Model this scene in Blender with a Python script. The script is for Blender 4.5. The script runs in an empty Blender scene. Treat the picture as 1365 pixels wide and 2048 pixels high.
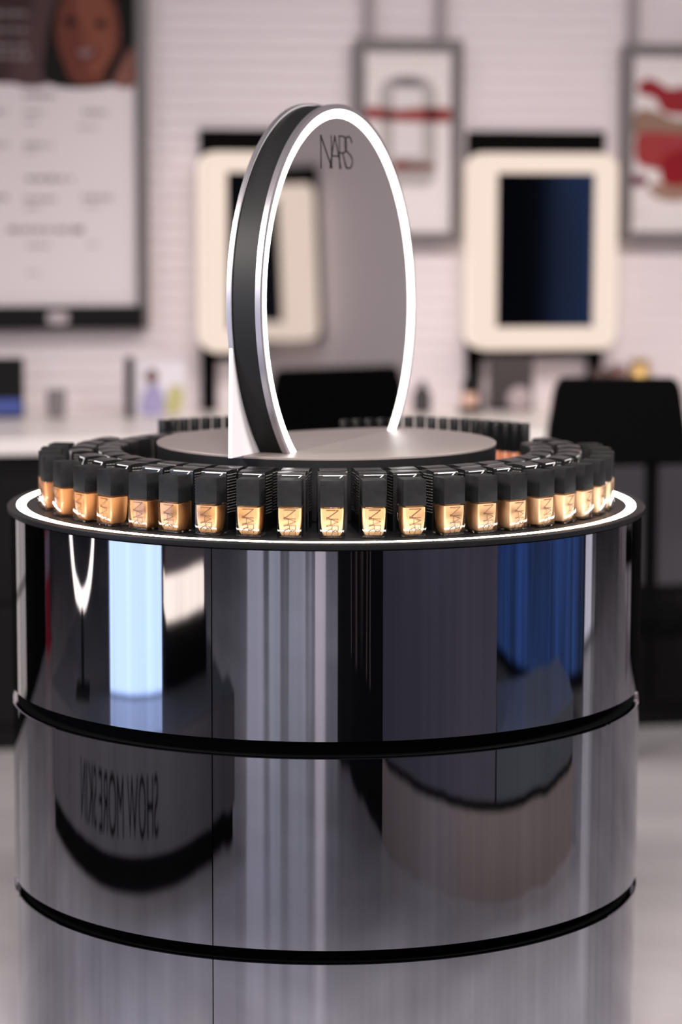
import bpy, bmesh, math, random
from mathutils import Vector, Matrix

C = bpy.context.scene.collection
S = bpy.context.scene
PI = math.pi
R_ = math.radians
random.seed(7)

# ------------------------------------------------------------------ camera
CAM_P = Vector((0.0, -4.0427, 1.40))
PITCH, ROLL, YAW = R_(7.1906), R_(0.1425), R_(0.33)
cam_d = bpy.data.cameras.new('camera')
cam = bpy.data.objects.new('camera', cam_d); C.objects.link(cam); S.camera = cam
cam_d.sensor_fit = 'VERTICAL'; cam_d.sensor_height = 36.0; cam_d.sensor_width = 24.0
cam_d.lens = 89.99
rt = Vector((math.cos(YAW), -math.sin(YAW), 0))
fl = Vector((math.sin(YAW), math.cos(YAW), 0))
fw = fl * math.cos(PITCH) + Vector((0, 0, -math.sin(PITCH)))
up = fl * math.sin(PITCH) + Vector((0, 0, math.cos(PITCH)))
r2 = rt * math.cos(ROLL) + up * math.sin(ROLL)
u2 = up * math.cos(ROLL) - rt * math.sin(ROLL)
M = Matrix((r2, u2, -fw)).transposed().to_4x4(); M.translation = CAM_P
cam.matrix_world = M
cam_d.clip_start = 0.05
cam_d.dof.use_dof = True
cam_d.dof.focus_distance = 3.66
cam_d.dof.aperture_fstop = 2.0
cam_d.dof.aperture_blades = 0

# ------------------------------------------------------------------ world, exposure, lights
S.view_settings.view_transform = 'Standard'
S.view_settings.look = 'None'
S.view_settings.exposure = 0.0
S.view_settings.gamma = 1.0
S.view_settings.use_curve_mapping = False
S.cycles.use_denoising = True
S.cycles.max_bounces = 10
S.cycles.glossy_bounces = 6
S.cycles.transparent_max_bounces = 16
S.cycles.transmission_bounces = 8
S.cycles.sample_clamp_indirect = 6.0
w = bpy.data.worlds.new('world'); S.world = w; w.use_nodes = True
w.node_tree.nodes['Background'].inputs[0].default_value = (0.75, 0.75, 0.85, 1)
w.node_tree.nodes['Background'].inputs[1].default_value = 0.05


def area(name, loc, target, size, power, col, spread=180, sy=None):
    d = bpy.data.lights.new(name, 'AREA'); d.energy = power; d.color = col
    d.size = size
    if sy: d.shape = 'RECTANGLE'; d.size_y = sy
    d.spread = R_(spread)
    o = bpy.data.objects.new(name, d); C.objects.link(o); o.location = loc
    o.rotation_euler = (Vector(target) - Vector(loc)).to_track_quat('-Z', 'Y').to_euler()
    return o


area('wall_wash_lamp', (0.6, 0.6, 2.85), (0.5, 3.1, .80), 1.5, 10.5, (1.0, .91, .90), 75, .3)
area('wall_wash_lamp', (3.7, 0.6, 2.85), (3.7, 2.6, 1.2), 1.4, 10, (1.0, .90, .90), 120, .3)
area('unseen_ceiling_lamp', (0.1, -2.7, 2.75), (0, -0.4, 0.93), 0.6, 16, (1.0, .93, .87), 60)  # unseen key lamp added to brighten the front bottles
area('unseen_ceiling_lamp', (2.3, -1.5, 2.75), (.3, -.25, 0.93), 0.6, 17, (1.0, .93, .88), 60)  # added to lift the bottles on the right side
area('unseen_ceiling_lamp', (-2.3, -1.5, 2.75), (-.3, -.25, 0.93), 0.6, 17, (1.0, .93, .88), 60)  # added likewise for the bottles on the left
area('unseen_ceiling_lamp', (2.6, -1.4, 2.9), (2.6, -1.4, 0), 1.0, 26, (.98, .93, 1.0))
area('unseen_ceiling_lamp', (-2.6, -2.6, 2.9), (-2.6, -2.6, 0), 1.0, 26, (.98, .93, 1.0))
area('unseen_ceiling_lamp', (-1.7, 0.9, 2.9), (-1.5, .6, 0), 0.6, 30, (1.0, .92, .90))
area('unseen_ceiling_lamp', (1.7, 1.1, 2.9), (1.6, .8, 0), 0.8, 28, (1.0, .92, .90))
area('unseen_ceiling_lamp', (0.0, -5.2, 2.9), (0.0, -5.2, 0), 1.4, 80, (.95, .95, 1.0))


# ------------------------------------------------------------------ materials
def mat(name, col, rough=.5, metal=0.0, spec=.5, emit=None, es=0.0, coat=0.0):
    m = bpy.data.materials.new(name); m.use_nodes = True
    b = m.node_tree.nodes['Principled BSDF']
    b.inputs['Base Color'].default_value = (*col, 1)
    b.inputs['Roughness'].default_value = rough
    b.inputs['Metallic'].default_value = metal
    b.inputs['Specular IOR Level'].default_value = spec
    b.inputs['Coat Weight'].default_value = coat
    if emit:
        b.inputs['Emission Color'].default_value = (*emit, 1)
        b.inputs['Emission Strength'].default_value = es
    return m


def nt(m):
    return m.node_tree.nodes, m.node_tree.links, m.node_tree.nodes['Principled BSDF']


def add_noise_bump(m, scale, strength, dist, vec_scale=(1, 1, 1), detail=2.0):
    n, l, b = nt(m)
    tc = n.new('ShaderNodeTexCoord'); mp = n.new('ShaderNodeMapping')
    mp.inputs['Scale'].default_value = vec_scale
    no = n.new('ShaderNodeTexNoise'); no.inputs['Scale'].default_value = scale
    no.inputs['Detail'].default_value = detail
    bu = n.new('ShaderNodeBump'); bu.inputs['Strength'].default_value = strength
    bu.inputs['Distance'].default_value = dist
    l.new(tc.outputs['Object'], mp.inputs[0]); l.new(mp.outputs[0], no.inputs[0])
    l.new(no.outputs['Fac'], bu.inputs['Height']); l.new(bu.outputs[0], b.inputs['Normal'])
    return bu


def noise_color(m, c1, c2, scale, vec_scale=(1, 1, 1), detail=4, lo=.35, hi=.65):
    n, l, b = nt(m)
    tc = n.new('ShaderNodeTexCoord'); mp = n.new('ShaderNodeMapping')
    mp.inputs['Scale'].default_value = vec_scale
    no = n.new('ShaderNodeTexNoise'); no.inputs['Scale'].default_value = scale
    no.inputs['Detail'].default_value = detail
    cr = n.new('ShaderNodeValToRGB')
    cr.color_ramp.elements[0].position = lo; cr.color_ramp.elements[0].color = (*c1, 1)
    cr.color_ramp.elements[1].position = hi; cr.color_ramp.elements[1].color = (*c2, 1)
    l.new(tc.outputs['Object'], mp.inputs[0]); l.new(mp.outputs[0], no.inputs[0])
    l.new(no.outputs['Fac'], cr.inputs[0]); l.new(cr.outputs[0], b.inputs['Base Color'])


def chrome(name, bump):
    m = mat(name, (.36, .37, .42), .035, 1.0)
    add_noise_bump(m, 9.0, 1.0, bump, (1, 1, .014), 3.0)
    n, l, b = nt(m)
    # faint vertical brush lines in the tint
    tc = n.new('ShaderNodeTexCoord'); mp = n.new('ShaderNodeMapping'); mp.inputs['Scale'].default_value = (1, 1, .01)
    no = n.new('ShaderNodeTexNoise'); no.inputs['Scale'].default_value = 60; no.inputs['Detail'].default_value = 3
    cr = n.new('ShaderNodeValToRGB')
    cr.color_ramp.elements[0].position = .3; cr.color_ramp.elements[0].color = (.325, .335, .385, 1)
    cr.color_ramp.elements[1].position = .7; cr.color_ramp.elements[1].color = (.40, .41, .465, 1)
    l.new(tc.outputs['Object'], mp.inputs[0]); l.new(mp.outputs[0], no.inputs[0])
    l.new(no.outputs['Fac'], cr.inputs[0]); l.new(cr.outputs[0], b.inputs['Base Color'])
    return m


m_chrome = chrome('mirror_film', .0006)
m_chrome_wavy = chrome('mirror_film_wavy', .0026)
m_blk_satin = mat('black_satin', (.005, .005, .0055), .42, spec=.2)
m_blk_matte = mat('black_matte', (.0015, .0015, .0015), .85, spec=.06)
m_plinth_top_sheen = mat('plinth_top_sheen', (.135, .112, .106), .42, spec=.6)  # the wall's reflected sheen is painted in as a paler base colour
add_noise_bump(m_plinth_top_sheen, 900, .15, .0004)
m_led = mat('led_diffuser', (.9, .9, .9), .5, emit=(1.0, .97, .92), es=24.0)
m_led2 = mat('mirror_led', (.9, .9, .9), .5, emit=(1.0, .99, .94), es=5.0)
m_steel = mat('satin_steel', (.55, .52, .56), .32, .9)
m_band = mat('black_band', (.006, .006, .0065), .5, spec=.2)
m_mirror = mat('mirror_glass', (.80, .79, .80), .012, 1.0)
m_ink = mat('dark_print', (.006, .005, .005), .9, spec=0.0)
m_acrylic = mat('white_acrylic', (.56, .54, .57), .25, coat=.1)
m_cap = mat('bottle_cap', (.008, .008, .008), .5, spec=.1)
noise_color(m_cap, (.0045, .0045, .005), (.009, .009, .0095), 60, detail=5)
m_white_ink = mat('white_print', (.92, .90, .90), .5)
m_fine = mat('fine_print_grey', (.16, .15, .15), .5)
m_carton = mat('black_carton', (.003, .003, .0035), .30, spec=.5)
m_brown_ink = mat('brown_print', (.05, .016, .006), .5)


def liquid_mat():
    m = mat('foundation_liquid', (.7, .45, .25), .35)
    n, l, b = nt(m)
    oi = n.new('ShaderNodeObjectInfo'); l.new(oi.outputs['Color'], b.inputs['Base Color'])
    b.inputs['Coat Weight'].default_value = .25
    return m


m_liquid = liquid_mat()


def glass_mat():
    m = bpy.data.materials.new('clear_glass'); m.use_nodes = True
    n = m.node_tree.nodes; l = m.node_tree.links
    for x in list(n):
        if x.type != 'OUTPUT_MATERIAL': n.remove(x)
    out = [x for x in n if x.type == 'OUTPUT_MATERIAL'][0]
    t = n.new('ShaderNodeBsdfTransparent'); t.inputs[0].default_value = (.95, .94, .93, 1)
    g = n.new('ShaderNodeBsdfGlossy'); g.inputs['Roughness'].default_value = .03
    f = n.new('ShaderNodeFresnel'); f.inputs['IOR'].default_value = 1.5
    mx = n.new('ShaderNodeMixShader')
    l.new(f.outputs[0], mx.inputs[0]); l.new(t.outputs[0], mx.inputs[1]); l.new(g.outputs[0], mx.inputs[2])
    l.new(mx.outputs[0], out.inputs['Surface'])
    return m


m_glass = glass_mat()
m_glass_base = mat('glass_base', (.95, .94, .94), .05)
nt(m_glass_base)[2].inputs['Transmission Weight'].default_value = 1.0
nt(m_glass_base)[2].inputs['IOR'].default_value = 1.48
m_wall = mat('white_shiplap', (.74, .665, .675), .55)
m_floor = mat('pale_stone_floor', (.45, .42, .43), .22)
noise_color(m_floor, (.37, .34, .35), (.49, .46, .47), 1.3, (1, 2.2, 1), 6, .3, .72)
m_ceiling = mat('dark_ceiling', (.05, .05, .055), .8)
m_grey_wall = mat('grey_store_wall', (.10, .10, .115), .7)
m_counter = mat('cream_counter', (.82, .76, .72), .3)
m_cab = mat('black_cabinet', (.004, .0035, .0035), .45, spec=.15)
m_drawer_lit = mat('lit_drawer_front', (.055, .05, .055), .35)  # grey stands in for light reflected by the upper drawer fronts
m_van = mat('vanity_light', (.04, .035, .03), .4, emit=(.98, .79, .67), es=.90)
m_vglass = mat('vanity_mirror_dark', (.16, .185, .22), .06, 1.0)
m_frame = mat('grey_frame', (.15, .132, .130), .4)
m_strap = mat('strap_grey', (.30, .255, .265), .5)
m_paper = mat('poster_paper', (.70, .64, .62), .6)


def flat(name, col, rough=.6):
    return mat(name, col, rough)


# ------------------------------------------------------------------ helpers
def tag(o, label=None, cat=None, group=None, kind=None):
    if label: o['label'] = label
    if cat: o['category'] = cat
    if group: o['group'] = group
    if kind: o['kind'] = kind
    return o


def thing(name, label, cat, loc=(0, 0, 0), rz=0.0, group=None):
    o = bpy.data.objects.new(name, None); C.objects.link(o)
    o.location = loc; o.rotation_euler = (0, 0, rz); o.empty_display_size = .05
    return tag(o, label, cat, group)


def obj(name, bm, m, parent=None, smooth=False, loc=None):
    me = bpy.data.meshes.new(name)
    bmesh.ops.recalc_face_normals(bm, faces=bm.faces)
    bm.to_mesh(me); bm.free()
    o = bpy.data.objects.new(name, me); C.objects.link(o)
    ms = m if isinstance(m, (list, tuple)) else [m]
    for x in ms: me.materials.append(x)
    if parent: o.parent = parent
    if loc: o.location = loc
    if smooth:
        for p in me.polygons: p.use_smooth = True
        try:
            me.set_sharp_from_angle(angle=R_(38))
        except Exception:
            pass
    return o


def struct(name, bm, m, parent=None, smooth=False):
    o = obj(name, bm, m, parent, smooth)
    if not parent: o['kind'] = 'structure'
    return o


def NB():
    return bmesh.new()


def box(bm, cx, cy, cz, sx, sy, sz, bev=0.0, seg=2, mi=0, rot=None):
    g = bmesh.ops.create_cube(bm, size=1.0)
    vs = g['verts']
    bmesh.ops.scale(bm, vec=(sx, sy, sz), verts=vs)
    if bev > 0:
        es = list({e for v in vs for e in v.link_edges})
        r = bmesh.ops.bevel(bm, geom=es, offset=bev, segments=seg, affect='EDGES', profile=.5)
        vs = list({v for f in r['faces'] for v in f.verts} | {v for v in vs if v.is_valid})
    if rot is not None: bmesh.ops.rotate(bm, cent=(0, 0, 0), matrix=rot, verts=vs)
    bmesh.ops.translate(bm, vec=(cx, cy, cz), verts=vs)
    for f in {f for v in vs for f in v.link_faces}: f.material_index = mi
    return vs


def lathe(bm, prof, seg=96, a0=0.0, a1=2 * PI, cx=0, cy=0):
    full = abs(a1 - a0 - 2 * PI) < 1e-6
    n = seg if full else seg + 1
    rings = []
    for (r, z) in prof:
        rings.append([bm.verts.new((cx + r * math.cos(a0 + (a1 - a0) * i / seg), cy + r * math.sin(a0 + (a1 - a0) * i / seg), z)) for i in range(n)])
    for a, b in zip(rings, rings[1:]):
        for i in range(seg):
            j = (i + 1) % n
            bm.faces.new((a[i], a[j], b[j], b[i]))
    return rings


def disc_lathe(bm, prof, seg=96, cx=0, cy=0):
    """closed solid of revolution: caps first and last ring"""
    r = lathe(bm, prof, seg, cx=cx, cy=cy)
    bm.faces.new(r[0]); bm.faces.new(list(reversed(r[-1])))


def ring_section(bm, pts, fn, n):
    """sweep closed section pts along n stations; fn(i, p) -> Vector"""
    rows = [[bm.verts.new(fn(i, p)) for p in pts] for i in range(n)]
    return rows


def arc_panel(bm, r0, r1, z0, z1, a0, a1, seg, bev=.0012):
    """curved sheet between radii with chamfered outer edges and closed ends"""
    sec = [(r0, z0), (r1 - bev, z0), (r1, z0 + bev), (r1, z1 - bev), (r1 - bev, z1), (r0, z1)]
    rows = []
    for i in range(seg + 1):
        a = a0 + (a1 - a0) * i / seg
        rows.append([bm.verts.new((r * math.cos(a), r * math.sin(a), z)) for r, z in sec])
    k = len(sec)
    for a, b in zip(rows, rows[1:]):
        for i in range(k):
            bm.faces.new((a[i], a[(i + 1) % k], b[(i + 1) % k], b[i]))
    bm.faces.new(rows[0]); bm.faces.new(list(reversed(rows[-1])))


def prism(bm, pts, d0, d1, mi=0, plane='xz'):
    """extrude polygon pts (u,v) from depth d0 to d1 along -y/+y"""
    def P(p, d):
        return (p[0], d, p[1]) if plane == 'xz' else (p[0], p[1], d)
    a = [bm.verts.new(P(p, d0)) for p in pts]; b = [bm.verts.new(P(p, d1)) for p in pts]
    fs = [bm.faces.new(a), bm.faces.new(list(reversed(b)))]
    n = len(pts)
    for i in range(n):
        fs.append(bm.faces.new((a[i], b[i], b[(i + 1) % n], a[(i + 1) % n])))
    for f in fs: f.material_index = mi


def rrect(x0, z0, x1, z1, r, n=6):
    o = []
    for cx, cz, a in ((x1 - r, z1 - r, 0), (x0 + r, z1 - r, PI / 2), (x0 + r, z0 + r, PI), (x1 - r, z0 + r, 1.5 * PI)):
        for i in range(n + 1):
            t = a + PI / 2 * i / n
            o.append((cx + r * math.cos(t), cz + r * math.sin(t)))
    return o


def strokes(bm, lines, w, f, su, sv):
    """flat print: each polyline as a ribbon of width w; unit points are scaled by su, sv, then placed by f(u, v)"""
    for ln in lines:
        ln = [(a * su, b * sv) for a, b in ln]
        for (x0, y0), (x1, y1) in zip(ln, ln[1:]):
            dx, dy = x1 - x0, y1 - y0
            L = math.hypot(dx, dy)
            if L < 1e-9: continue
            nx, ny = -dy / L * w / 2, dx / L * w / 2
            ex, ey = dx / L * w * .35, dy / L * w * .35
            q = [(x0 - ex + nx, y0 - ey + ny), (x1 + ex + nx, y1 + ey + ny), (x1 + ex - nx, y1 + ey - ny), (x0 - ex - nx, y0 - ey - ny)]
            bm.faces.new([bm.verts.new(f(u, v)) for u, v in q])


def arc_pts(cx, cy, rx, ry, a0, a1, n=9):
    return [(cx + rx * math.cos(R_(a0 + (a1 - a0) * i / n)), cy + ry * math.sin(R_(a0 + (a1 - a0) * i / n))) for i in range(n + 1)]


# the overlapping thin wordmark, unit box, x along the word, y up
WORD = [
    [(.00, 0), (.00, 1), (.33, 0), (.33, 1)],
    [(.27, 0), (.44, 1), (.62, 0)], [(.335, .38), (.555, .38)],
    [(.58, 0), (.58, 1), (.70, 1)] + arc_pts(.70, .74, .11, .26, 90, -90, 8) + [(.58, .48)],
    [(.68, .48), (.80, 0)],
    arc_pts(.87, .76, .115, .24, 10, 200, 9) + [(.80, .55), (.93, .42)] + arc_pts(.87, .22, .125, .22, 25, -185, 11),
]


def greek(bm, x0, x1, z, h, y, n=None):
    """unreadable printed line: small strokes"""
    x = x0
    while x < x1:
        wd = min(random.uniform(.6, 2.2) * h, (x1 - x0) / 5)
        if True:
            box(bm, min(x + wd / 2, x1), y, z, min(wd, max(x1 - x, .001)) * .9, .0006, h * random.uniform(.6, 1.0))
        x += wd + h * .25


# ------------------------------------------------------------------ setting: room shell
WY = R_(10)
WU = Vector((math.cos(WY), math.sin(WY), 0)); WN = Vector((math.sin(WY), -math.cos(WY), 0)); W0 = Vector((0, 3.10, 0))


def WP(s, z, off=0.0):
    p = W0 + WU * s + WN * off
    return (p.x, p.y, z)


bm = NB(); box(bm, 0, -2.0, -.05, 16, 15, .1); struct('floor', bm, m_floor)
bm = NB(); box(bm, 0, -2.0, 3.05, 16, 15, .1); struct('ceiling', bm, m_ceiling)

# back wall: horizontal boards with shallow grooves
bm = NB()
prof = []
z = 0.0; pitch = .0405
while z < 3.0:
    prof += [(0.0, z + .005), (0.0, z + pitch - .005), (-.010, z + pitch - .001), (-.010, z + pitch + .001)]
    z += pitch
prof = [(-.010, 0)] + prof
lo = []; hi = []
for (o, zz) in prof:
    lo.append(bm.verts.new(WP(-4.2, min(zz, 3.0), o))); hi.append(bm.verts.new(WP(5.6, min(zz, 3.0), o)))
for i in range(len(prof) - 1):
    bm.faces.new((lo[i], hi[i], hi[i + 1], lo[i + 1]))
b2 = [bm.verts.new(WP(s, zz, -.12)) for s, zz in ((-4.2, 0), (5.6, 0), (5.6, 3.0), (-4.2, 3.0))]
bm.faces.new(b2)
struct('wall_back', bm, m_wall)
# a pier that steps forward at the right end of that wall
t = bpy.data.objects.new('trim_1', None)
bm = NB(); box(bm, 0, 0, 0, 1.9, .70, 3.0)
o = struct('wall_return', bm, m_wall); o.location = WP(3.85, 1.5, .031); o.rotation_euler = (0, 0, WY)
bpy.data.objects.remove(t)

bm = NB(); box(bm, -6.6, -2.5, 1.5, .1, 11, 3); struct('wall_left', bm, m_grey_wall)
bm = NB(); box(bm, 6.6, -2.5, 1.5, .1, 13, 3); struct('wall_right', bm, m_grey_wall)
bm = NB(); box(bm, 0, -8.4, 1.5, 13.3, .1, 3); struct('wall_front', bm, m_grey_wall)

# ------------------------------------------------------------------ round display table with three mirrored tiers
table = thing('display_table', 'large round three-tier display table clad in dark mirror film with a lit rim', 'display table')
SEAM = -PI / 2 - R_(18.9)      # seam on the camera side
tiers = [(.012, .3024), (.3209, .6017), (.6247, .8985)]
for k, (z0, z1) in enumerate(tiers):
    for j in range(3):
        a0 = SEAM + j * 2 * PI / 3 + .0016; a1 = SEAM + (j + 1) * 2 * PI / 3 - .0016
        bm = NB(); arc_panel(bm, .492, .5, z0, z1, a0, a1, 110)
        o = obj('mirror_panel', bm, m_chrome if j == 2 else m_chrome_wavy, table, True)
bm = NB()
disc_lathe(bm, [(.470, 0), (.470, .012), (.491, .012), (.491, .300), (.472, .3025), (.472, .3205), (.491, .323), (.491, .6), (.472, .602), (.472, .6245), (.491, .627), (.491, .8985)], 128)
obj('core_drum', bm, m_blk_matte, table, True)
bm = NB()
disc_lathe(bm, [(.500, .8987), (.5035, .8998), (.504, .9015), (.504, .9065), (.5025, .908), (.4895, .908), (.4895, .9065), (.4750, .9065), (.4750, .908), (.01, .908)], 160)
obj('table_top', bm, m_blk_satin, table, True)
bm = NB()
sec = [(.4758, .9067), (.4758, .9078), (.4768, .9081), (.4878, .9081), (.4888, .9078), (.4888, .9067)]
rr = lathe(bm, sec + [sec[0]], 160)
bmesh.ops.remove_doubles(bm, verts=bm.verts, dist=1e-6)
tag(obj('light_ring', bm, m_led, table, True), 'glowing white light ring')

# raised plinth carrying the mirror
plinth = thing('display_plinth', 'round satin black plinth standing in the middle of the mirrored table', 'plinth', (0, 0, .9084))
bm = NB(); disc_lathe(bm, [(.2675, 0), (.2689, .0015), (.2689, .0923)], 128); obj('plinth_body', bm, m_blk_satin, plinth, True)
bm = NB(); disc_lathe(bm, [(.2689, .0923), (.2689, .0949), (.2678, .0959), (.005, .0959)], 128); obj('plinth_top', bm, m_plinth_top_sheen, plinth, True)


# ------------------------------------------------------------------ round lit mirror
def make_mirror(label, loc, rz, tilt):
    root = thing('tabletop_mirror', label, 'mirror', loc, rz)
    # local frame: x along the glass, -y out of the glass face, z up; base plane z = 0
    Rr = .302; cz = .2167; RIM = .3105

    def lean(x, y, zz):
        dz = zz - cz
        return (x, y + dz * math.sin(tilt), cz + dz * math.cos(tilt))

    def circ(r, n=160):
        zb = -cz / math.cos(tilt)
        a = math.asin(max(-1, zb / r)) if r > cz else -PI / 2
        a0 = a; a1 = PI - a
        return [(r * math.cos(a0 + (a1 - a0) * i / n), cz + r * math.sin(a0 + (a1 - a0) * i / n)) for i in range(n + 1)]

    def band(name, r0, r1, y0, y1, m, n=160, lab=None):
        bm = NB()
        A = circ(r0, n); B = circ(r1, n)
        rows = []
        for p, q in zip(A, B):
            rows.append([bm.verts.new(lean(p[0], y0, p[1])), bm.verts.new(lean(q[0], y0, q[1])), bm.verts.new(lean(q[0], y1, q[1])), bm.verts.new(lean(p[0], y1, p[1]))])
        for a, b in zip(rows, rows[1:]):
            for i in range(4): bm.faces.new((a[i], a[(i + 1) % 4], b[(i + 1) % 4], b[i]))
        bm.faces.new(rows[0]); bm.faces.new(list(reversed(rows[-1])))
        o = obj(name, bm, m, root, True)
        if lab: o['label'] = lab
        return o

    def disc(name, r, y0, y1, m):
        bm = NB(); A = circ(r, 160)
        a = [bm.verts.new(lean(p[0], y0, p[1])) for p in A]; b = [bm.verts.new(lean(p[0], y1, p[1])) for p in A]
        bm.faces.new(a); bm.faces.new(list(reversed(b)))
        k = len(A)
        for i in range(k): bm.faces.new((a[i], b[i], b[(i + 1) % k], a[(i + 1) % k]))
        return obj(name, bm, m, root, True)
    disc('mirror_glass', .2895, .000, .004, m_mirror)
    band('light_ring', .2895, .302, -.0025, .004, m_led2, lab='glowing white light ring around the glass')
    band('front_rim', .302, RIM, -.0020, .0065, m_steel, lab='silver rim around the light ring')
    band('black_band', .296, .3085, .0065, .0455, m_band, lab='matte black edge band')
    disc('core', .295, .0045, .0450, m_band)
    # acrylic back plate: circle above, splayed foot at the sides
    bm = NB(); pts = []
    n = 90
    for i in range(n + 1):
        a = R_(-9) + R_(198) * i / n
        pts.append((RIM * math.cos(a), cz + RIM * math.sin(a)))
    pts += [(-.318, 0), (.318, 0)]
    a = [bm.verts.new(lean(p[0], .0456, p[1])) for p in pts]; b = [bm.verts.new(lean(p[0], .0515, p[1])) for p in pts]
    bm.faces.new(a); bm.faces.new(list(reversed(b)))
    for i in range(len(pts)): bm.faces.new((a[i], b[i], b[(i + 1) % len(pts)], a[(i + 1) % len(pts)]))
    o = obj('back_plate', bm, m_acrylic, root, False); o['label'] = 'white acrylic back plate with a splayed foot'
    band('edge_dimming_band', .3106, .3120, .0450, .0521, m_steel, lab='silver band added to dim the back plate edge')  # made-up band that tones down the bright acrylic edge beneath
    # wordmark printed on the glass
    bm = NB()
    strokes(bm, WORD, .0021, lambda u, v: Vector(lean(-.073 + u, -.0006, cz + .211 + v)), .125, .050)
    obj('lettering', bm, m_ink, root)
    return root


MA = R_(66.6)
# mirror_plane centre (.024, 0, 1.221)
make_mirror('tall round mirror with a glowing white edge standing on the black plinth', (.024, 0, 1.0045), MA, .02)

# ------------------------------------------------------------------ foundation bottles
def soft_box_mesh(bm, w0, w1, z0, z1, bev, seg=2, bevz=None):
    """square prism tapering from w0 (bottom) to w1 (top), rounded"""
    g = bmesh.ops.create_cube(bm, size=1.0); vs = g['verts']
    for v in vs:
        ww = w1 if v.co.z > 0 else w0
        v.co = Vector((math.copysign(ww / 2, v.co.x), math.copysign(ww / 2, v.co.y), z1 if v.co.z > 0 else z0))
    es = list({e for v in vs for e in v.link_edges})
    bmesh.ops.bevel(bm, geom=es, offset=bev, segments=seg, affect='EDGES', profile=.5)


def curved_liquid(bm):
    rows = []
    n = 9; z0, z1 = .0036, .0425
    for i in range(n):
        t = i / (n - 1)
        wdt = 0.0272 + .0053 * (1 - (1 - t) ** 2.2)
        if i == 0: wdt -= .003
        zz = z0 + (z1 - z0) * t
        r = .003
        rows.append([bm.verts.new((x, y, zz)) for x, y in rrect(-wdt / 2, -wdt / 2, wdt / 2, wdt / 2, r, 3)])
    for a, b in zip(rows, rows[1:]):
        k = len(a)
        for i in range(k): bm.faces.new((a[i], a[(i + 1) % k], b[(i + 1) % k], b[i]))
    bm.faces.new(list(reversed(rows[0]))); bm.faces.new(rows[-1])


BW = .0352


def make_bottle():
    t = thing('foundation_bottle', '', 'foundation bottle')
    bm = NB(); soft_box_mesh(bm, BW, BW, 0.0, .0447, .0016)
    obj('glass_bottle', bm, m_glass, t, True)
    bm = NB(); curved_liquid(bm)
    obj('foundation_liquid', bm, m_liquid, t, True)
    bm = NB(); soft_box_mesh(bm, .0245, .0245, .0425, .0458, .001)
    obj('neck', bm, m_liquid, t, True)
    bm = NB(); soft_box_mesh(bm, .0338, .0338, .0450, .0828, .0007)
    obj('cap', bm, m_cap, t, True)
    bm = NB()
    # runs from the top of the glass downward, turned a quarter clockwise
    strokes(bm, WORD, .0008, lambda u, v: Vector((-.0080 + v, -BW / 2 - .00015, .0410 - u)), .0385, .0170)
    obj('lettering', bm, m_brown_ink, t)
    bm = NB(); soft_box_mesh(bm, BW - .0012, BW - .0012, .0004, .0034, .0009)
    o = obj('glass_base', bm, m_glass_base, t, True)
    return t


def dup(root, loc, rz, label, group=None):
    r = root.copy(); C.objects.link(r); r.location = loc; r.rotation_euler = (0, 0, rz)
    r['label'] = label
    if group: r['group'] = group
    for ch in list(root.children):
        c = ch.copy(); C.objects.link(c); c.parent = r
        for g in list(ch.children):
            d = g.copy(); C.objects.link(d); d.parent = c
    return r


ORD = ['first', 'second', 'third', 'fourth', 'fifth', 'sixth', 'seventh', 'eighth', 'ninth', 'tenth', 'eleventh', 'twelfth',
       'thirteenth', 'fourteenth', 'fifteenth', 'sixteenth', 'seventeenth', 'eighteenth', 'nineteenth', 'twentieth',
       'twenty-first', 'twenty-second', 'twenty-third', 'twenty-fourth', 'twenty-fifth', 'twenty-sixth', 'twenty-seventh',
       'twenty-eighth', 'twenty-ninth', 'thirtieth', 'thirty-first', 'thirty-second', 'thirty-third', 'thirty-fourth',
       'thirty-fifth', 'thirty-sixth', 'thirty-seventh', 'thirty-eighth', 'thirty-ninth', 'fortieth']
bang = [-101, -92.5, -84, -75, -64.1, -54.5, -46.4, -37.6, -30.4, -22.6, -14.5, -6.8, 1.1, 8.9, 16.4, 24.1, 31.2, 38.4, 46.0, 53.3, 60.8, 68.5, 76.7, 85, 93.5, 102]
twist = [0, 2, 0, 3, 0, 0, -2, 3, -1, 0, 1, 2, -2, -4, -2, 2, 0, 1, -1, 2, 0, 0, 1, 0, 0, 0]


def shade(t):
    stops = [(0, (.50, .19, .07)), (.18, (.66, .31, .12)), (.34, (.78, .44, .19)), (.5, (.86, .55, .28)), (.75, (.90, .60, .36)), (1, (.90, .64, .43))]
    for (a, ca), (b, cb) in zip(stops, stops[1:]):
        if t <= b:
            k = (t - a) / (b - a)
            return tuple(x + (y - x) * k for x, y in zip(ca, cb))
    return stops[-1][1]


def shade_name(t):
    return ('deep rust brown' if t < .12 else 'warm brown' if t < .25 else 'caramel' if t < .38 else 'golden beige' if t < .55 else 'light beige' if t < .78 else 'pale peach')


proto = None
for i, (a, tw) in enumerate(zip(bang, twist)):
    ph = R_(a); r = .4305 + .007 * math.sin(ph) ** 2
    loc = (r * math.sin(ph), -r * math.cos(ph), .9081)
    tt = i / (len(bang) - 1)
    lab = 'bottle of %s foundation with black cap, %s from left along lit rim' % (shade_name(tt), ORD[i])
    if proto is None:
        proto = make_bottle(); b = proto; b.location = loc; b.rotation_euler = (0, 0, ph + R_(tw)); b['label'] = lab
        b['group'] = 'foundation bottles along the lit rim'
    else:
        b = dup(proto, loc, ph + R_(tw), lab, 'foundation bottles along the lit rim')
    for ch in b.children: ch.color = (*shade(tt), 1)

# ------------------------------------------------------------------ black cartons behind the bottles
XW, XD, XH = .0405, .0360, .0874


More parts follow.
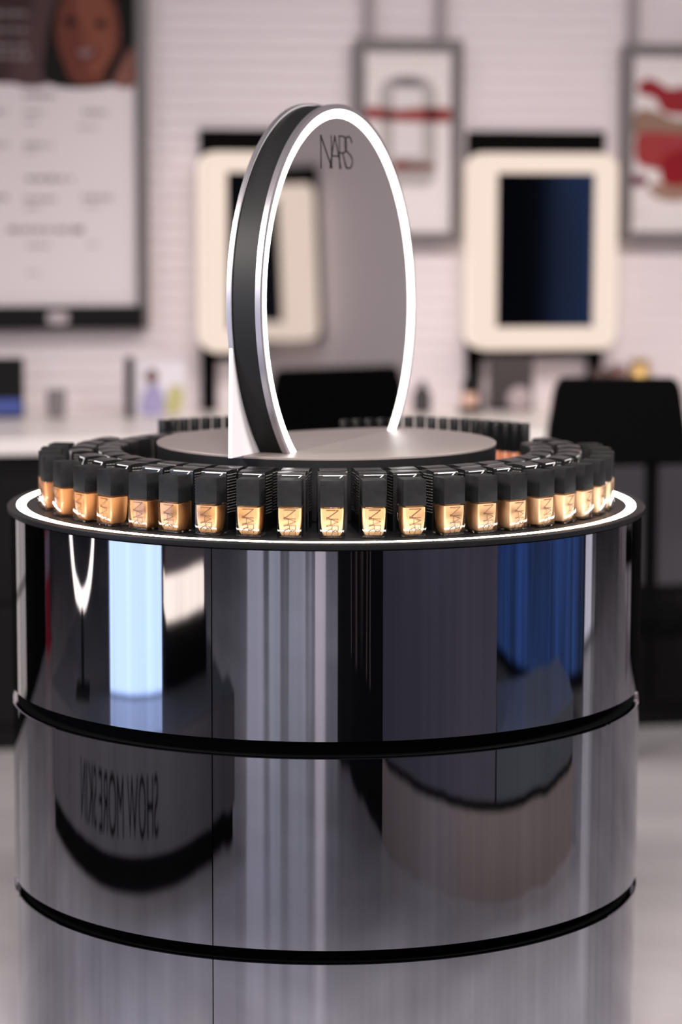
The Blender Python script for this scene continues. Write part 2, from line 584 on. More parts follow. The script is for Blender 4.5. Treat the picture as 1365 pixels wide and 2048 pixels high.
def make_carton():
    t = thing('product_carton', '', 'carton')
    bm = NB(); prof = []
    # side profile (y,z) with a softly rounded tuck-in lid
    pr = [(-XD / 2, 0), (-XD / 2, XH - .004)] + [(-XD / 2 + .0035 - .0035 * math.cos(R_(q)), XH - .004 + .003 * math.sin(R_(q))) for q in (30, 60, 90)] + \
         [(0, XH + .0004)] + [(XD / 2 - .0035 + .0035 * math.sin(R_(q)), XH - .004 + .003 * math.cos(R_(q))) for q in (0, 30, 60)] + [(XD / 2, XH - .004), (XD / 2, 0)]
    A = [bm.verts.new((-XW / 2, y, z)) for y, z in pr]; B = [bm.verts.new((XW / 2, y, z)) for y, z in pr]
    bm.faces.new(A); bm.faces.new(list(reversed(B)))
    for i in range(len(pr)): bm.faces.new((A[i], B[i], B[(i + 1) % len(pr)], A[(i + 1) % len(pr)]))
    obj('carton', bm, m_carton, t, True)
    bm = NB()
    strokes(bm, WORD, .0010, lambda u, v: Vector((-.0135 + v, -XD / 2 - .00015, .0835 - u)), .070, .0285)
    o = obj('lettering', bm, m_white_ink, t)
    for sx in (-1, 1):
        bm = NB()
        for row in range(14):
            zz = .0805 - row * .0042
            y = -XD / 2 + .004
            while y < XD / 2 - .006:
                L = random.uniform(.002, .007)
                y2 = min(y + L, XD / 2 - .004)
                bm.faces.new([bm.verts.new((sx * (XW / 2 + .00012), yy, z3)) for yy, z3 in ((y, zz), (y2, zz), (y2, zz + .0011), (y, zz + .0011))])
                y = y2 + .0012
        obj('fine_print', bm, m_fine, t)
    return t


cartons = []
proto = None
front = [q * 1.08 for q in bang]
second = []
a = -132.0
while a < 108:
    second.append(a); a += 8.9
for row, (lst, rad) in enumerate(((front, .370), (second, .3285))):
    for i, a in enumerate(lst):
        ph = R_(a + random.uniform(-.5, .5)); rr_ = rad + random.uniform(-.002, .002) + (.016 * math.sin(R_(a)) ** 2 if row == 0 else .014 * math.sin(R_(a)) ** 2)
        loc = (rr_ * math.sin(ph), -rr_ * math.cos(ph), .9081)
        lab = ('black carton with white lettering directly behind the bottles, %s from the left' if row == 0 else
               'black carton in the inner row beside the plinth, %s from the left') % ORD[i]
        rz = ph + R_(random.uniform(-3, 3))
        grp = 'cartons behind the bottles' if row == 0 else 'cartons in the inner row'
        if proto is None:
            proto = make_carton(); proto.location = loc; proto.rotation_euler = (0, 0, rz); proto['label'] = lab; proto['group'] = grp
        else:
            dup(proto, loc, rz, lab, grp)


# ------------------------------------------------------------------ slim tubes standing in the rear arc
def make_tube():
    t = thing('concealer_tube', '', 'concealer tube')
    bm = NB(); disc_lathe(bm, [(.0082, 0), (.0086, .0006), (.0086, .045), (.0080, .046)], 24); obj('tube_body', bm, m_liquid, t, True)
    bm = NB(); disc_lathe(bm, [(.0086, .0462), (.0089, .0468), (.0089, .0965), (.0083, .0975), (.002, .0978)], 24); obj('cap', bm, m_blk_satin, t, True)
    return t


proto = None
tubes = []
a = 131.0
while a <= 219.5:
    tubes.append(a); a += 2.75
n = len(tubes)
for i in range(n):
    ph = R_(tubes[n - 1 - i])              # from the left end to the right end as seen from the front
    rr_ = .447
    loc = (rr_ * math.sin(ph), -rr_ * math.cos(ph), .9081)
    side = 'left of the mirror' if loc[0] < -.14 else 'right of the mirror' if loc[0] > .1 else 'behind the mirror'
    lab = 'slim black-capped tube in the rear arc %s, %s from its left end' % (side, ORD[i])
    if proto is None:
        proto = make_tube(); b = proto; b.location = loc; b['label'] = lab; b['group'] = 'tubes in the rear arc'
    else:
        b = dup(proto, loc, ph, lab, 'tubes in the rear arc')
    cc = (.55, .20, .10) if i > n - 5 else (.06, .045, .04)
    for ch in b.children: ch.color = (*cc, 1)

# ------------------------------------------------------------------ things on the back wall
def wall_thing(name, label, cat, s, z, off, group=None):
    return thing(name, label, cat, WP(s, z, off), WY, group)


def make_vanity(label, s, legs=True):
    W, Hh = .418, .543
    t = wall_thing('vanity_mirror', label, 'lit mirror', s, .957, 0.0, 'lit vanity mirrors on the back wall')
    ow = W / 2
    bm = NB()
    O = rrect(-ow, 0, ow, Hh, .046, 8); I = rrect(-ow + .069, .064, ow - .069, Hh - .055, .002, 8)
    y0, y1 = -.03, -.135
    sec = []
    rows = []
    O2 = rrect(-ow + .016, .016, ow - .016, Hh - .016, .036, 8)
    for o_, o2, i_ in zip(O, O2, I):
        rows.append([bm.verts.new((o_[0], y0, o_[1])), bm.verts.new((o_[0], y1 + .018, o_[1])), bm.verts.new((o2[0], y1, o2[1])), bm.verts.new((i_[0], y1, i_[1])), bm.verts.new((i_[0], y0, i_[1]))])
    n_ = len(rows)
    for i in range(n_):
        a, b = rows[i], rows[(i + 1) % n_]
        for j in range(5): bm.faces.new((a[j], a[(j + 1) % 5], b[(j + 1) % 5], b[j]))
    obj('light_frame', bm, m_van, t, True)
    bm = NB(); box(bm, 0, -.118, Hh / 2 + .004, W - .134, .01, Hh - .115); obj('mirror_glass', bm, m_vglass, t)
    # black backing panel reaching from above the lamp down to the counter on two legs
    bm = NB()
    box(bm, .0, -.012, .300, .396, .018, .61, .002)
    if legs: box(bm, -.176, -.017, -.083, .04, .028, .166)
    if legs: box(bm, .176, -.017, -.083, .04, .028, .166)
    if legs: box(bm, 0, -.017, -.012, .392, .028, .03)
    obj('backing_panel', bm, m_blk_matte, t)
    return t


make_vanity('lit rectangular vanity mirror on the wall to the right of the round mirror', .593)
make_vanity('lit rectangular vanity mirror on the wall behind the left side of the round mirror', -.158)
v = make_vanity('lit vanity mirror seen only as a reflection in the round mirror', 3.849, False)
v.location = WP(3.849, .957, .382)


def make_poster_frame(name, label, s0, s1, z0, z1, straps):
    t = wall_thing(name, label, 'poster', (s0 + s1) / 2, z0, .02)
    w_, h_ = s1 - s0, z1 - z0
    bm = NB(); O = rrect(-w_ / 2, 0, w_ / 2, h_, .012, 4); I = rrect(-w_ / 2 + .032, .030, w_ / 2 - .032, h_ - .030, .002, 4)
    rows = [[bm.verts.new((a[0], 0, a[1])), bm.verts.new((a[0], -.03, a[1])), bm.verts.new((b[0], -.03, b[1])), bm.verts.new((b[0], 0, b[1]))] for a, b in zip(O, I)]
    k = len(rows)
    for i in range(k):
        a, b = rows[i], rows[(i + 1) % k]
        for j in range(4): bm.faces.new((a[j], a[(j + 1) % 4], b[(j + 1) % 4], b[j]))
    obj('frame', bm, m_frame, t)
    bm = NB(); box(bm, 0, -.008, h_ / 2, w_ - .045, .012, h_ - .045); obj('poster_sheet', bm, m_paper, t)
    for sx in straps:
        bm = NB(); box(bm, sx, -.012, h_ + (3.0 - z1) / 2, .03, .006, 3.0 - z1 - .002); obj('hanging_strap', bm, m_strap, t)
    return t, w_, h_


def blob(pts):
    """smooth closed outline through the control points"""
    out = []; n_ = len(pts)
    for i in range(n_):
        p0, p1, p2, p3 = pts[i - 1], pts[i], pts[(i + 1) % n_], pts[(i + 2) % n_]
        for q in range(5):
            t = q / 5
            out.append(tuple(.5 * ((2 * p1[c]) + (-p0[c] + p2[c]) * t + (2 * p0[c] - 5 * p1[c] + 4 * p2[c] - p3[c]) * t * t + (-p0[c] + 3 * p1[c] - 3 * p2[c] + p3[c]) * t ** 3) for c in (0, 1)))
    return out


def printed(name, parent, pts, y, col, lab=None):
    g = .68 if ('face' in name or 'hand' in name or 'nose' in name or 'mouth' in name) else .45 if 'portrait' in name else .60 if ('smear' in name or 'swatch' in name) else .8
    col = tuple(c * g for c in col)
    bm = NB(); prism(bm, pts, y, y - .0006)
    key = 'print_%d_%d_%d' % tuple(int(c * 1000) for c in col)
    m = bpy.data.materials.get(key) or mat(key, col, .7, spec=.2)
    o = obj(name, bm, m, parent)
    if lab: o['label'] = lab
    return o


def ell(cx, cz, rx, rz, n=28):
    return [(cx + rx * math.cos(2 * PI * i / n), cz + rz * math.sin(2 * PI * i / n)) for i in range(n)]


# middle poster: pale case with red and brown swatch bands
t, w_, h_ = make_poster_frame('framed_poster', 'grey framed poster with two red swatch bands hanging behind the round mirror', .066, .374, 1.251, 1.809, (-.107, .095))
s0 = .066; cx0 = .22; z0 = 1.251


def px(x, y):   # photo-measured poster layout, in the poster's own metres
    return ((x - 815) * .001396, (487 - y) * .00137)


Y = -.0145
case = blob([px(760, 240), px(758, 185), px(775, 158), px(815, 150), px(855, 158), px(872, 185), px(872, 240), px(870, 360), px(815, 372), px(768, 360)])
printed('case_print', t, case, Y, (.50, .45, .43))
printed('case_print', t, [px(786, 312), px(786, 176), px(844, 176), px(844, 312)], Y - .001, (.80, .74, .73))
printed('case_print', t, blob([px(780, 170), px(800, 158), px(830, 158), px(848, 170), px(815, 174)]), Y - .001, (.20, .19, .18))
printed('swatch_print', t, blob([px(724, 236), px(735, 214), px(790, 219), px(840, 215), px(902, 217), px(906, 241), px(850, 244), px(790, 242)]), Y - .002, (.46, .10, .09))
printed('swatch_print', t, blob([px(762, 232), px(775, 218), px(788, 230), px(775, 242)]), Y - .003, (.16, .05, .045))
printed('swatch_print', t, blob([px(845, 228), px(862, 214), px(880, 228), px(862, 241)]), Y - .003, (.14, .012, .01))
printed('swatch_print', t, blob([px(784, 332), px(800, 322), px(835, 324), px(866, 326), px(862, 340), px(820, 342), px(795, 342)]), Y - .002, (.28, .14, .12))
printed('swatch_print', t, blob([px(786, 330), px(798, 322), px(812, 330), px(798, 340)]), Y - .003, (.33, .06, .06))
bm = NB(); greek(bm, px(760, 0)[0], px(880, 0)[0], px(0, 122)[1], .007, Y)
obj('small_print', bm, flat('pale_grey_print', (.55, .50, .48)), t)

# right poster: red and tan smears
t, w_, h_ = make_poster_frame('framed_poster', 'grey framed poster of red and tan smears at the right edge of the picture', .831, 1.150, 1.252, 1.805, (-.125, .125))


def px(x, y):
    return ((x - 1355) * .00142, (485 - y) * .00141)


printed('smear_print', t, blob([px(1274, 178), px(1295, 160), px(1320, 168), px(1345, 180), px(1420, 172), px(1430, 228), px(1370, 232), px(1330, 226), px(1312, 200), px(1285, 192)]), Y, (.42, .03, .04), 'dark red smear')
printed('smear_print', t, blob([px(1262, 248), px(1280, 222), px(1320, 226), px(1350, 240), px(1420, 250), px(1400, 282), px(1330, 280), px(1270, 270)]), Y - .001, (.42, .25, .18), 'tan smear')
printed('smear_print', t, blob([px(1272, 300), px(1278, 270), px(1320, 266), px(1380, 272), px(1440, 290), px(1430, 330), px(1370, 345), px(1310, 338), px(1280, 328)]), Y - .002, (.50, .06, .065), 'red smear')
printed('smear_print', t, blob([px(1325, 345), px(1335, 310), px(1390, 300), px(1440, 320), px(1430, 358), px(1370, 372), px(1335, 368)]), Y - .003, (.38, .012, .02), 'deep red smear')
printed('smear_print', t, blob([px(1256, 360), px(1270, 350), px(1296, 356), px(1298, 368), px(1268, 372)]), Y - .003, (.22, .02, .06), 'plum smear')
printed('smear_print', t, blob([px(1300, 375), px(1330, 366), px(1400, 362), px(1420, 385), px(1360, 402), px(1320, 395)]), Y - .002, (.50, .30, .22), 'light tan smear')
bm = NB(); greek(bm, px(1280, 0)[0], px(1420, 0)[0], px(0, 138)[1], .007, Y)
greek(bm, px(1270, 0)[0], px(1300, 0)[0], px(0, 428)[1], .014, Y)
obj('small_print', bm, bpy.data.materials['pale_grey_print'], t)

# menu board at the left
t = wall_thing('menu_board', 'large white printed menu board with a portrait strip on top and a black bar below', 'sign', -.885, 1.02, .0)
# local x: s + .885 ; z: -1.02
bm = NB(); box(bm, 0, -.022, .515, .705, .030, 1.01, .002); obj('board', bm, flat('board_white', (.72, .645, .65)), t)
for sx in (-1, 1):
    bm = NB(); box(bm, sx * .368, -.03, .53, .035, .058, 1.06, .003); obj('side_frame', bm, m_frame, t)
bm = NB(); box(bm, 0, -.035, .032, .735, .055, .062, .002); bar = obj('bottom_bar', bm, m_cab, t)
bm = NB(); prism(bm, rrect(.105, .014, .163, .050, .014, 5), -.0628, -.0635); obj('bar_emblem', bm, flat('emblem_pale', (.42, .36, .37)), bar)


def pm(x, y):    # picture layout of the board in metres
    return ((x - 8) * .001335, (612 - y) * .001335 + .063)


Y = -.0375
tz = [(45, 110, 190, 8), (45, 85, 222, 7), (45, 70, 242, 6), (40, 115, 222, 0), (45, 100, 288, 8), (45, 72, 302, 5), (48, 140, 355, 9), (45, 110, 396, 7), (45, 80, 412, 5), (165, 215, 222, 9), (155, 195, 252, 5), (160, 225, 393, 8), (165, 200, 410, 5), (10, 165, 458, 10), (48, 95, 490, 6), (172, 192, 488, 6), (48, 75, 545, 5), (-60, 10, 222, 7), (-60, 12, 288, 7), (-60, 12, 393, 7), (-120, -70, 222, 7), (-120, -80, 355, 7)]
m_gp = flat('grey_print', (.24, .20, .20))
for x0, x1, y, hh in tz:
    if hh:
        bm = NB(); greek(bm, pm(x0, 0)[0], pm(x1, 0)[0], pm(0, y)[1], hh * .0018, Y); obj('text_line', bm, m_gp, t)
# portrait strip
printed('portrait_background', t, [pm(-255, 166), pm(272, 166), pm(272, -80), pm(-255, -80)], Y, (.10, .05, .052), 'dusky mauve photo strip')
Y -= .001
printed('portrait_background', t, blob([pm(20, 160), pm(50, 60), pm(95, -70), pm(140, -70), pm(110, 60), pm(105, 160)]), Y, (.17, .09, .09))
printed('portrait_hair', t, blob([pm(95, 165), pm(92, 80), pm(110, 10), pm(150, -75), pm(220, -75), pm(268, -20), pm(270, 70), pm(255, 100), pm(225, 165)]), Y - .001, (.012, .008, .007))
printed('portrait_face', t, blob([pm(112, 70), pm(120, 10), pm(150, -40), pm(190, -45), pm(225, -10), pm(240, 50), pm(236, 95), pm(210, 140), pm(205, 165), pm(150, 165), pm(128, 125)]), Y - .002, (.20, .055, .035))
printed('portrait_face', t, blob([pm(150, 0), pm(180, -20), pm(215, 0), pm(228, 60), pm(222, 110), pm(190, 150), pm(170, 120), pm(165, 60)]), Y - .003, (.30, .095, .055))
printed('portrait_eye', t, blob([pm(128, 44), pm(140, 32), pm(155, 42), pm(142, 52)]), Y - .004, (.05, .01, .012))
printed('portrait_eye', t, blob([pm(190, 46), pm(202, 36), pm(214, 46), pm(202, 56)]), Y - .004, (.05, .01, .012))
printed('portrait_nose', t, blob([pm(160, 78), pm(170, 58), pm(182, 78), pm(172, 86)]), Y - .004, (.26, .08, .05))
printed('portrait_mouth', t, blob([pm(145, 98), pm(170, 92), pm(200, 96), pm(185, 118), pm(160, 120)]), Y - .004, (.16, .03, .03))
printed('portrait_mouth', t, blob([pm(155, 100), pm(172, 96), pm(190, 98), pm(178, 110), pm(162, 112)]), Y - .005, (.34, .20, .20))
printed('portrait_hand', t, blob([pm(228, 165), pm(245, 120), pm(268, 95), pm(271, 165)]), Y - .004, (.30, .12, .09))
m_dp = flat('dusty_print', (.22, .18, .18))
for y in (28, 60, 92, 112):
    bm = NB(); greek(bm, pm(-30, 0)[0], pm(55, 0)[0], pm(0, y)[1], .016, Y - .001); obj('caption_line', bm, m_dp, t)

# ------------------------------------------------------------------ counter and cabinet along the wall
cnt = wall_thing('wall_counter', 'long cream worktop running along the back wall', 'counter', .2, .75, 0)
bm = NB(); box(bm, -.55, -.373, .02, 6.6, .742, .04, .003); obj('worktop', bm, m_counter, cnt)
for k in range(9):
    sc = -3.65 + .73 * k
    cab = wall_thing('base_cabinet', ('cream-fronted base cabinet under the worktop, third from the left' if k == 2 else 'black base cabinet under the cream worktop, %s from the left' % ORD[k]), 'cabinet', sc, 0, 0, 'base cabinets under the worktop')
    bm = NB(); box(bm, 0, -.35, .40, .726, .68, .69, .001); box(bm, 0, -.345, .03, .726, .67, .06)
    obj('body', bm, m_cab, cab)
    for dx in (-.18, .18):
        for (za, zb) in ((.38, .69), (.07, .36)):
            bm = NB(); box(bm, dx, -.699, (za + zb) / 2, .335, .016, zb - za, .003)
            obj('drawer', bm, m_counter if k == 2 else m_drawer_lit if (k == 6 and za > .3) else m_cab, cab)


# black make-up chairs: floor-fixed column, low seat, two posts and a solid back
def make_chair(label, loc, rz, wf=1.0, top=.962, bot=.765):
    t = thing('makeup_chair', label, 'chair', loc, rz)
    bm = NB(); disc_lathe(bm, [(.048, 0), (.048, .010), (.03, .016), (.026, .33)], 24); obj('column', bm, m_blk_satin, t, True)
    bm = NB(); box(bm, 0, .02, .375, .36 * wf, .36, .085, .03, 3); obj('seat', bm, m_blk_matte, t, True)
    for sx in (-1, 1):
        bm = NB(); box(bm, sx * .084 * wf, -.165, .60, .032, .02, .44, .004); obj('back_post', bm, m_blk_matte, t)
    bm = NB(); h = top - bot
    pts = [(-.170 * wf, bot), (.170 * wf, bot), (.163 * wf, bot + h * .4), (.149 * wf, bot + h * .85), (.140 * wf, top - .008), (.130 * wf, top), (-.130 * wf, top), (-.140 * wf, top - .008), (-.149 * wf, bot + h * .85), (-.163 * wf, bot + h * .4)]
    prism(bm, pts, -.185, -.145); obj('backrest', bm, m_blk_matte, t)
    return t


make_chair('black makeup chair with a solid backrest in front of the worktop at right', (.685, 2.13, 0), 0)
make_chair('black makeup chair seen only as a reflection in the round mirror', WP(2.56, 0, 1.05), R_(-46), 1.3, .935, .62)

# ------------------------------------------------------------------ small things on the worktop (z = .79)
ZC = .7905


def cthing(name, label, cat, s, off):
    return wall_thing(name, label, cat, s, ZC, off)


t = cthing('tablet_stand', 'dark upright tablet with a blue band at its foot, left edge of the worktop', 'tablet', -.905, .15)
bm = NB(); box(bm, 0, -.0, .082, .11, .012, .158, .004); obj('screen_case', bm, m_cab, t)
bm = NB(); box(bm, 0, -.0066, .03, .098, .001, .04); obj('screen_band', bm, mat('tablet_blue', (.02, .03, .10), .3, emit=(.03, .05, .22), es=.8), t)
bm = NB(); box(bm, 0, .02, .004, .10, .08, .008); obj('stand', bm, m_cab, t)

t = cthing('brush_cup', 'small grey cup standing on the worktop below the menu board', 'cup', -.765, .17)
bm = NB(); disc_lathe(bm, [(.020, 0), (.024, .004), (.026, .075), (.022, .076), (.020, .01), (.002, .008)], 28); obj('cup', bm, flat('cup_grey', (.20, .18, .18)), t, True)

t = cthing('picture_card', 'framed picture card of a lilac figure leaning on the worktop', 'picture', -.505, .19)
bm = NB(); box(bm, -.067, -.01, .082, .020, .05, .160, .002); obj('side_post', bm, m_cab, t)
bm = NB(); box(bm, .015, 0, .078, .14, .006, .150); obj('card', bm, flat('card_white', (.72, .68, .72)), t)
Y = -.0042
printed('figure_print', t, blob([(-.035, .01), (-.03, .06), (-.012, .088), (.012, .085), (.028, .05), (.026, .01)]), Y, (.42, .38, .60), 'lilac torso')
printed('figure_print', t, ell(-.006, .110, .017, .020), Y - .001, (.20, .11, .09), 'brown head')
printed('figure_print', t, blob([(.03, .012), (.036, .06), (.05, .085), (.072, .082), (.08, .05), (.07, .012)]), Y - .001, (.60, .55, .26), 'yellow green shape')

t = cthing('round_vase', 'dark bottle on the worktop just right of the round mirror', 'bottle', .236, .17)
bm = NB(); disc_lathe(bm, [(.022, 0), (.026, .004), (.026, .055), (.012, .07), (.010, .085), (.012, .088)], 28); obj('body', bm, flat('smoke_bottle', (.05, .045, .045), .2), t, True)

t = cthing('scent_bottle', 'peach bottle with black top and base between the round mirror and the lit vanity', 'bottle', .368, .20)
bm = NB(); box(bm, 0, 0, .008, .062, .05, .016, .002); obj('base', bm, m_cab, t)
bm = NB(); box(bm, -.006, 0, .037, .045, .035, .042, .008, 3); obj('body', bm, flat('peach_glass', (.62, .40, .30), .2), t, True)
bm = NB(); disc_lathe(bm, [(.020, .058), (.026, .064), (.022, .090), (.010, .105), (.006, .128)], 28); obj('stopper', bm, m_cab, t, True)

t = cthing('display_easel', 'dark upright panel standing under the lit vanity on the right', 'display panel', .500, .12)
bm = NB(); box(bm, 0, 0, .074, .125, .012, .148, .002); obj('panel', bm, flat('taupe_panel', (.045, .036, .035)), t)
bm = NB(); box(bm, 0, .02, .004, .12, .07, .008); obj('foot', bm, m_cab, t)
t = cthing('powder_puff', 'round pale powder puff leaning before the dark upright panel', 'powder puff', .505, .20)
bm = NB(); bmesh.ops.create_uvsphere(bm, u_segments=24, v_segments=14, radius=.036); bmesh.ops.scale(bm, vec=(1, .45, 1), verts=bm.verts)
bmesh.ops.translate(bm, vec=(0, 0, .036), verts=bm.verts); obj('puff', bm, flat('puff_pink', (.36, .29, .29), .8), t, True)

t = cthing('gold_jar', 'gold jar on the worktop behind the black stool', 'jar', .848, .2)
bm = NB(); disc_lathe(bm, [(.026, 0), (.030, .004), (.032, .11), (.026, .118)], 28); obj('body', bm, mat('gold', (.62, .40, .14), .35, .6), t, True)
bm = NB(); disc_lathe(bm, [(.027, .1185), (.028, .122), (.028, .14), (.025, .143)], 28); obj('lid', bm, mat('gold_lid', (.55, .38, .18), .4, .6), t, True)
for k, (s, hh, col, lab) in enumerate(((.735, .115, (.09, .05, .045), 'small dark brown box on the worktop just below the right vanity'), (.785, .125, (.16, .085, .075), 'small reddish box beside the gold jar on the worktop'))):
    t = cthing('product_box', lab, 'box', s, .2)
    bm = NB(); box(bm, 0, 0, hh / 2, .042, .04, hh, .002); obj('carton', bm, flat('box_brown', col), t)
    bm = NB(); box(bm, 0, 0, hh + .001, .043, .041, .004, .001); obj('lid', bm, flat('box_brown_lid', tuple(c * .7 for c in col)), t)

# ------------------------------------------------------------------ shop floor mirrored in the drum: low promo platform on the left
dP = Vector((.335, -.942, 0)).normalized(); nP = Vector((.942, .335, 0))   # along the front, out of the front
P0 = Vector((-1.53, -.825, 0))
rzP = math.atan2(dP.y, dP.x)


def PL(along, depth, z):
    p = P0 + dP * along - nP * depth
    return (p.x, p.y, z)


m_plat = mat('platform_grey', (.17, .16, .17), .3)
m_plat_top = mat('platform_gloss', (.11, .11, .125), .10)
pl = thing('promo_platform', 'low dark grey promo platform with printed front, mirrored in the left of the drum', 'platform', PL(-.05, 0, 0), rzP)
# local x along front, local y: rotate (dP,nP): nP is +90deg from dP -> +y is outward
bm = NB(); box(bm, 0, -.90, .205, 2.7, 1.78, .24); obj('body', bm, m_plat, pl)
bm = NB(); box(bm, 0, -.92, .0425, 2.64, 1.74, .083); obj('toe_kick', bm, m_cab, pl)
bm = NB(); box(bm, 0, -.90, .3275, 2.7, 1.78, .005); obj('top_sheet', bm, m_plat_top, pl)
cu = bpy.data.curves.new('slogan', 'FONT'); cu.body = 'SHOW MORE SKIN'; cu.size = .15; cu.align_x = 'CENTER'; cu.align_y = 'CENTER'
tmp = bpy.data.objects.new('slogan_tmp', cu); C.objects.link(tmp)
bpy.context.view_layer.update()
me = bpy.data.meshes.new_from_object(tmp.evaluated_get(bpy.context.evaluated_depsgraph_get()))
bpy.data.objects.remove(tmp)
xs = [v.co.x for v in me.vertices]; ys = [v.co.y for v in me.vertices]
sx = 1.02 / (max(xs) - min(xs)); sy = .13 / (max(ys) - min(ys))
for v_ in me.vertices: v_.co = (-v_.co.x * sx + .01 - .19, .0008 - .0092, .178 + v_.co.y * sy)
so = bpy.data.objects.new('slogan', me); C.objects.link(so); so.parent = pl; me.materials.append(m_blk_matte); so['label'] = 'black printed slogan'

# tall bluish light box standing on the platform
lt = thing('light_box_totem', 'tall bluish white light box standing on the grey platform, mirrored in the drum', 'light box', PL(.02, .40, .3305), rzP)
bm = NB(); box(bm, 0, -.06, .85, .80, .12, 1.70, .006); obj('housing', bm, flat('totem_grey', (.25, .25, .28)), lt)
bm = NB(); box(bm, 0, .002, .85, .76, .006, 1.69); obj('lit_face', bm, mat('totem_face', (.8, .8, .8), .3, emit=(.45, .62, 1.0), es=3.0), lt)
# round lit mirror on the platform
bmir = thing('lit_ring', 'glowing ring stand at the far end of the grey platform, mirrored in the drum', 'lamp', PL(-.80, .25, .3305), rzP - R_(20))
bm = NB()
rows = []
for i in range(48):
    a = 2 * PI * i / 48
    cxr, czr = .22 * math.cos(a), .46 + .26 * math.sin(a)
    rows.append([bm.verts.new((cxr + .020 * math.cos(a) * math.cos(b), .03 * math.sin(b), czr + .024 * math.sin(a) * math.cos(b))) for b in [2 * PI * q / 8 for q in range(8)]])
for i in range(48):
    a, b = rows[i], rows[(i + 1) % 48]
    for j in range(8): bm.faces.new((a[j], a[(j + 1) % 8], b[(j + 1) % 8], b[j]))
obj('light_ring', bm, mat('warm_led', (.9, .9, .9), .5, emit=(1, .85, .72), es=4.0), bmir, True)
bm = NB(); box(bm, 0, 0, .10, .05, .05, .2, .004); box(bm, 0, 0, .006, .22, .16, .012, .003); obj('stand', bm, m_blk_satin, bmir)
# glowing block standing in for a row of lit bottles
sh = thing('lit_bottle_standin', 'glowing block standing in for lit bottles on the grey platform, mirrored in the drum', 'shelf', PL(.78, .55, .3305), rzP)
bm = NB(); box(bm, 0, 0, .07, .62, .28, .14, .004); obj('base', bm, m_cab, sh)
bm = NB(); box(bm, 0, .0, .189, .60, .20, .096, .012); obj('bottle_glow_block', bm, mat('bottle_glow', (.5, .5, .5), .5, emit=(1, .82, .66), es=2.6), sh)
bm = NB(); box(bm, 0, -.02, .39, .62, .22, .30, .004); obj('upper_case', bm, flat('case_taupe', (.30, .24, .24)), sh)

# ------------------------------------------------------------------ counter on the right, mirrored in the drum
dC = Vector((.515, .857, 0)).normalized(); nC = Vector((-.857, .515, 0))
C0 = Vector((.667, -2.26, 0)); rzC = math.atan2(dC.y, dC.x)


def CL(along, depth, z):
    p = C0 + dC * along - nC * depth
    return (p.x, p.y, z)


ct = thing('till_counter', 'brown and charcoal shop counter mirrored in the right of the drum', 'counter', CL(0, 0, 0), rzC)
bm = NB(); box(bm, 1.3, -.30, .092, 2.6, .58, .184); obj('lower_panel', bm, mat('bronze_panel', (.46, .38, .33), .3, .4), ct)
bm = NB(); box(bm, 1.3, -.31, .195, 2.58, .56, .022); obj('shadow_gap', bm, m_cab, ct)
bm = NB(); box(bm, .69, -.30, .48, 1.38, .58, .548, .003); obj('upper_case', bm, mat('charcoal_panel', (.13, .12, .14), .3), ct)
bm = NB(); box(bm, 1.99, -.30, .27, 1.18, .58, .128, .003); obj('low_case', bm, mat('slate_panel', (.13, .14, .15), .3), ct)
# dark pillar-like cabinet nearest the camera side
tall = thing('tall_cabinet', 'tall black cabinet beside the camera, mirrored in the middle of the drum', 'cabinet')
bm = NB(); prism(bm, [(.665, -2.30), (.20, -3.35), (.75, -3.9), (1.35, -2.75)], .0, 1.7, plane='xy'); obj('body', bm, m_cab, tall)
for k, q in enumerate((.18, .30, .44, .60)):
    bm = NB()
    xq = .665 + (.20 - .665) * q - .004; yq = -2.30 + (-3.35 + 2.30) * q + .002
    box(bm, xq, yq, .95, .012, .012, 1.3, .002); obj('bronze_strip', bm, bpy.data.materials['bronze_panel'], tall)
# blue screen on the right
sc = thing('video_wall', 'blue video screen on the right of the shop, mirrored in the drum', 'screen', (3.1, -.95, .12), R_(-90))
bm = NB(); box(bm, 0, .04, .80, 2.65, .08, 1.6, .01); obj('bezel', bm, m_cab, sc)
bm = NB(); box(bm, 0, -.003, .80, 2.55, .006, 1.5); m_scr = mat('screen_blue', (.02, .02, .03), .3, emit=(.04, .12, .45), es=.8)
n_, l_, b_ = nt(m_scr)
tc_ = n_.new('ShaderNodeTexCoord'); mp_ = n_.new('ShaderNodeMapping'); mp_.inputs['Scale'].default_value = (1, 1, .12)
no_ = n_.new('ShaderNodeTexNoise'); no_.inputs['Scale'].default_value = 4.5; no_.inputs['Detail'].default_value = 4
cr_ = n_.new('ShaderNodeValToRGB')
cr_.color_ramp.elements[0].position = .36; cr_.color_ramp.elements[0].color = (.012, .03, .07, 1)
cr_.color_ramp.elements[1].position = .66; cr_.color_ramp.elements[1].color = (.05, .135, .46, 1)
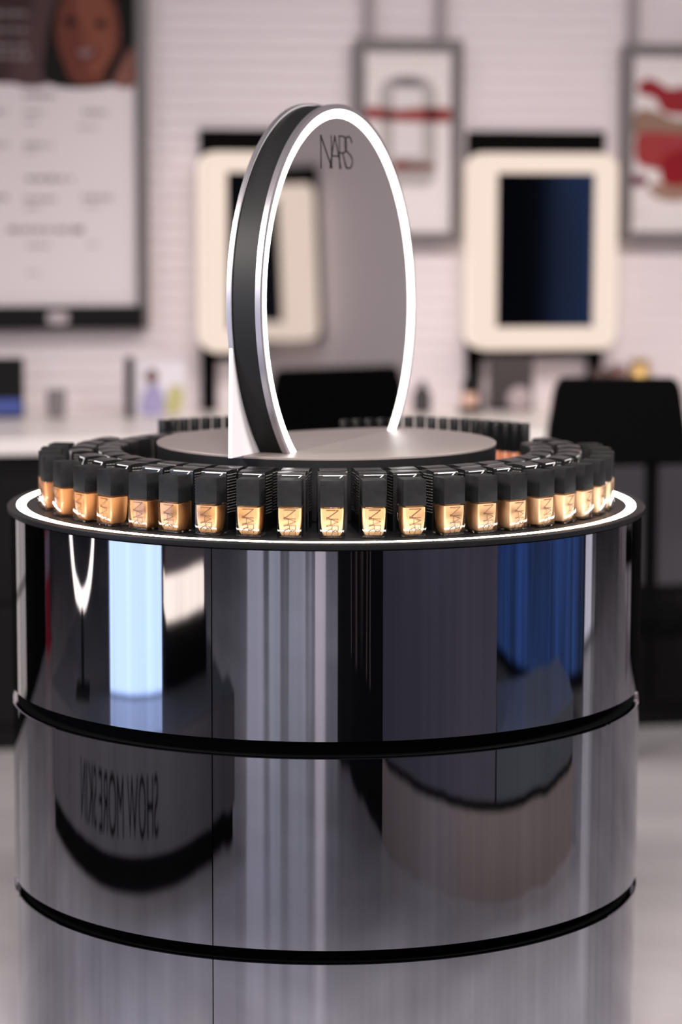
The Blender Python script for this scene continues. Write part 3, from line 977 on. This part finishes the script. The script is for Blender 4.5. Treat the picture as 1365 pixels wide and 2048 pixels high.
l_.new(tc_.outputs['Object'], mp_.inputs[0]); l_.new(mp_.outputs[0], no_.inputs[0]); l_.new(no_.outputs['Fac'], cr_.inputs[0]); l_.new(cr_.outputs[0], b_.inputs['Emission Color'])
obj('lit_panel', bm, m_scr, sc)

# shopfront light beyond the camera
for k, (xc, wd, col, es) in enumerate(((-3.9, 1.0, (.75, .72, .85), .55), (-2.55, 1.1, (.72, .75, .85), .5), (-1.35, .8, (.62, .62, .72), .38), (-.35, .55, (.95, .80, .80), .72))):
    wn = bpy.data.objects.new('window_%d' % (k + 1), None); C.objects.link(wn); wn['kind'] = 'structure'; wn.location = (xc, -8.30, .05)
    bm = NB(); box(bm, 0, -.01, 1.25, wd, .02, 2.5); obj('lit_pane', bm, mat('pane_%d' % k, (.6, .6, .6), .3, emit=col, es=es * 2.7), wn)
    bm = NB()
    for sx in (-1, 1): box(bm, sx * (wd / 2 + .03), 0, 1.25, .05, .06, 2.5)
    box(bm, 0, 0, 2.53, wd + .11, .06, .05)
    obj('window_frame', bm, m_cab, wn)
# glowing panel added past the right end for a pale streak in the drum
lp = thing('added_light_panel', 'added pale glowing panel far right, mirrored near the right edge of the drum', 'light box', (4.3, 1.0, .0), R_(-100))
bm = NB(); box(bm, 0, .05, .62, .50, .10, 1.24, .006); obj('housing', bm, bpy.data.materials['totem_grey'], lp)
bm = NB(); box(bm, 0, -.003, .62, .46, .006, 1.18); obj('lit_face', bm, mat('added_panel_face', (.5, .5, .5), .3, emit=(.9, .84, .88), es=.95), lp)
# red promo panel on the far left
rp = wall_thing('promo_sign', 'red promo sign on a foot plate far left, mirrored at the edge of the drum', 'sign', -4.23, .0, .70)
bm = NB(); box(bm, 0, -.02, .6, .36, .03, 1.19, .003); box(bm, 0, -.02, .006, .36, .3, .012); obj('board', bm, flat('promo_red', (.45, .03, .06)), rp)
bm = NB(); box(bm, 0, -.037, .28, .36, .004, .14); obj('top_strip', bm, flat('promo_lilac', (.4, .33, .42)), rp)
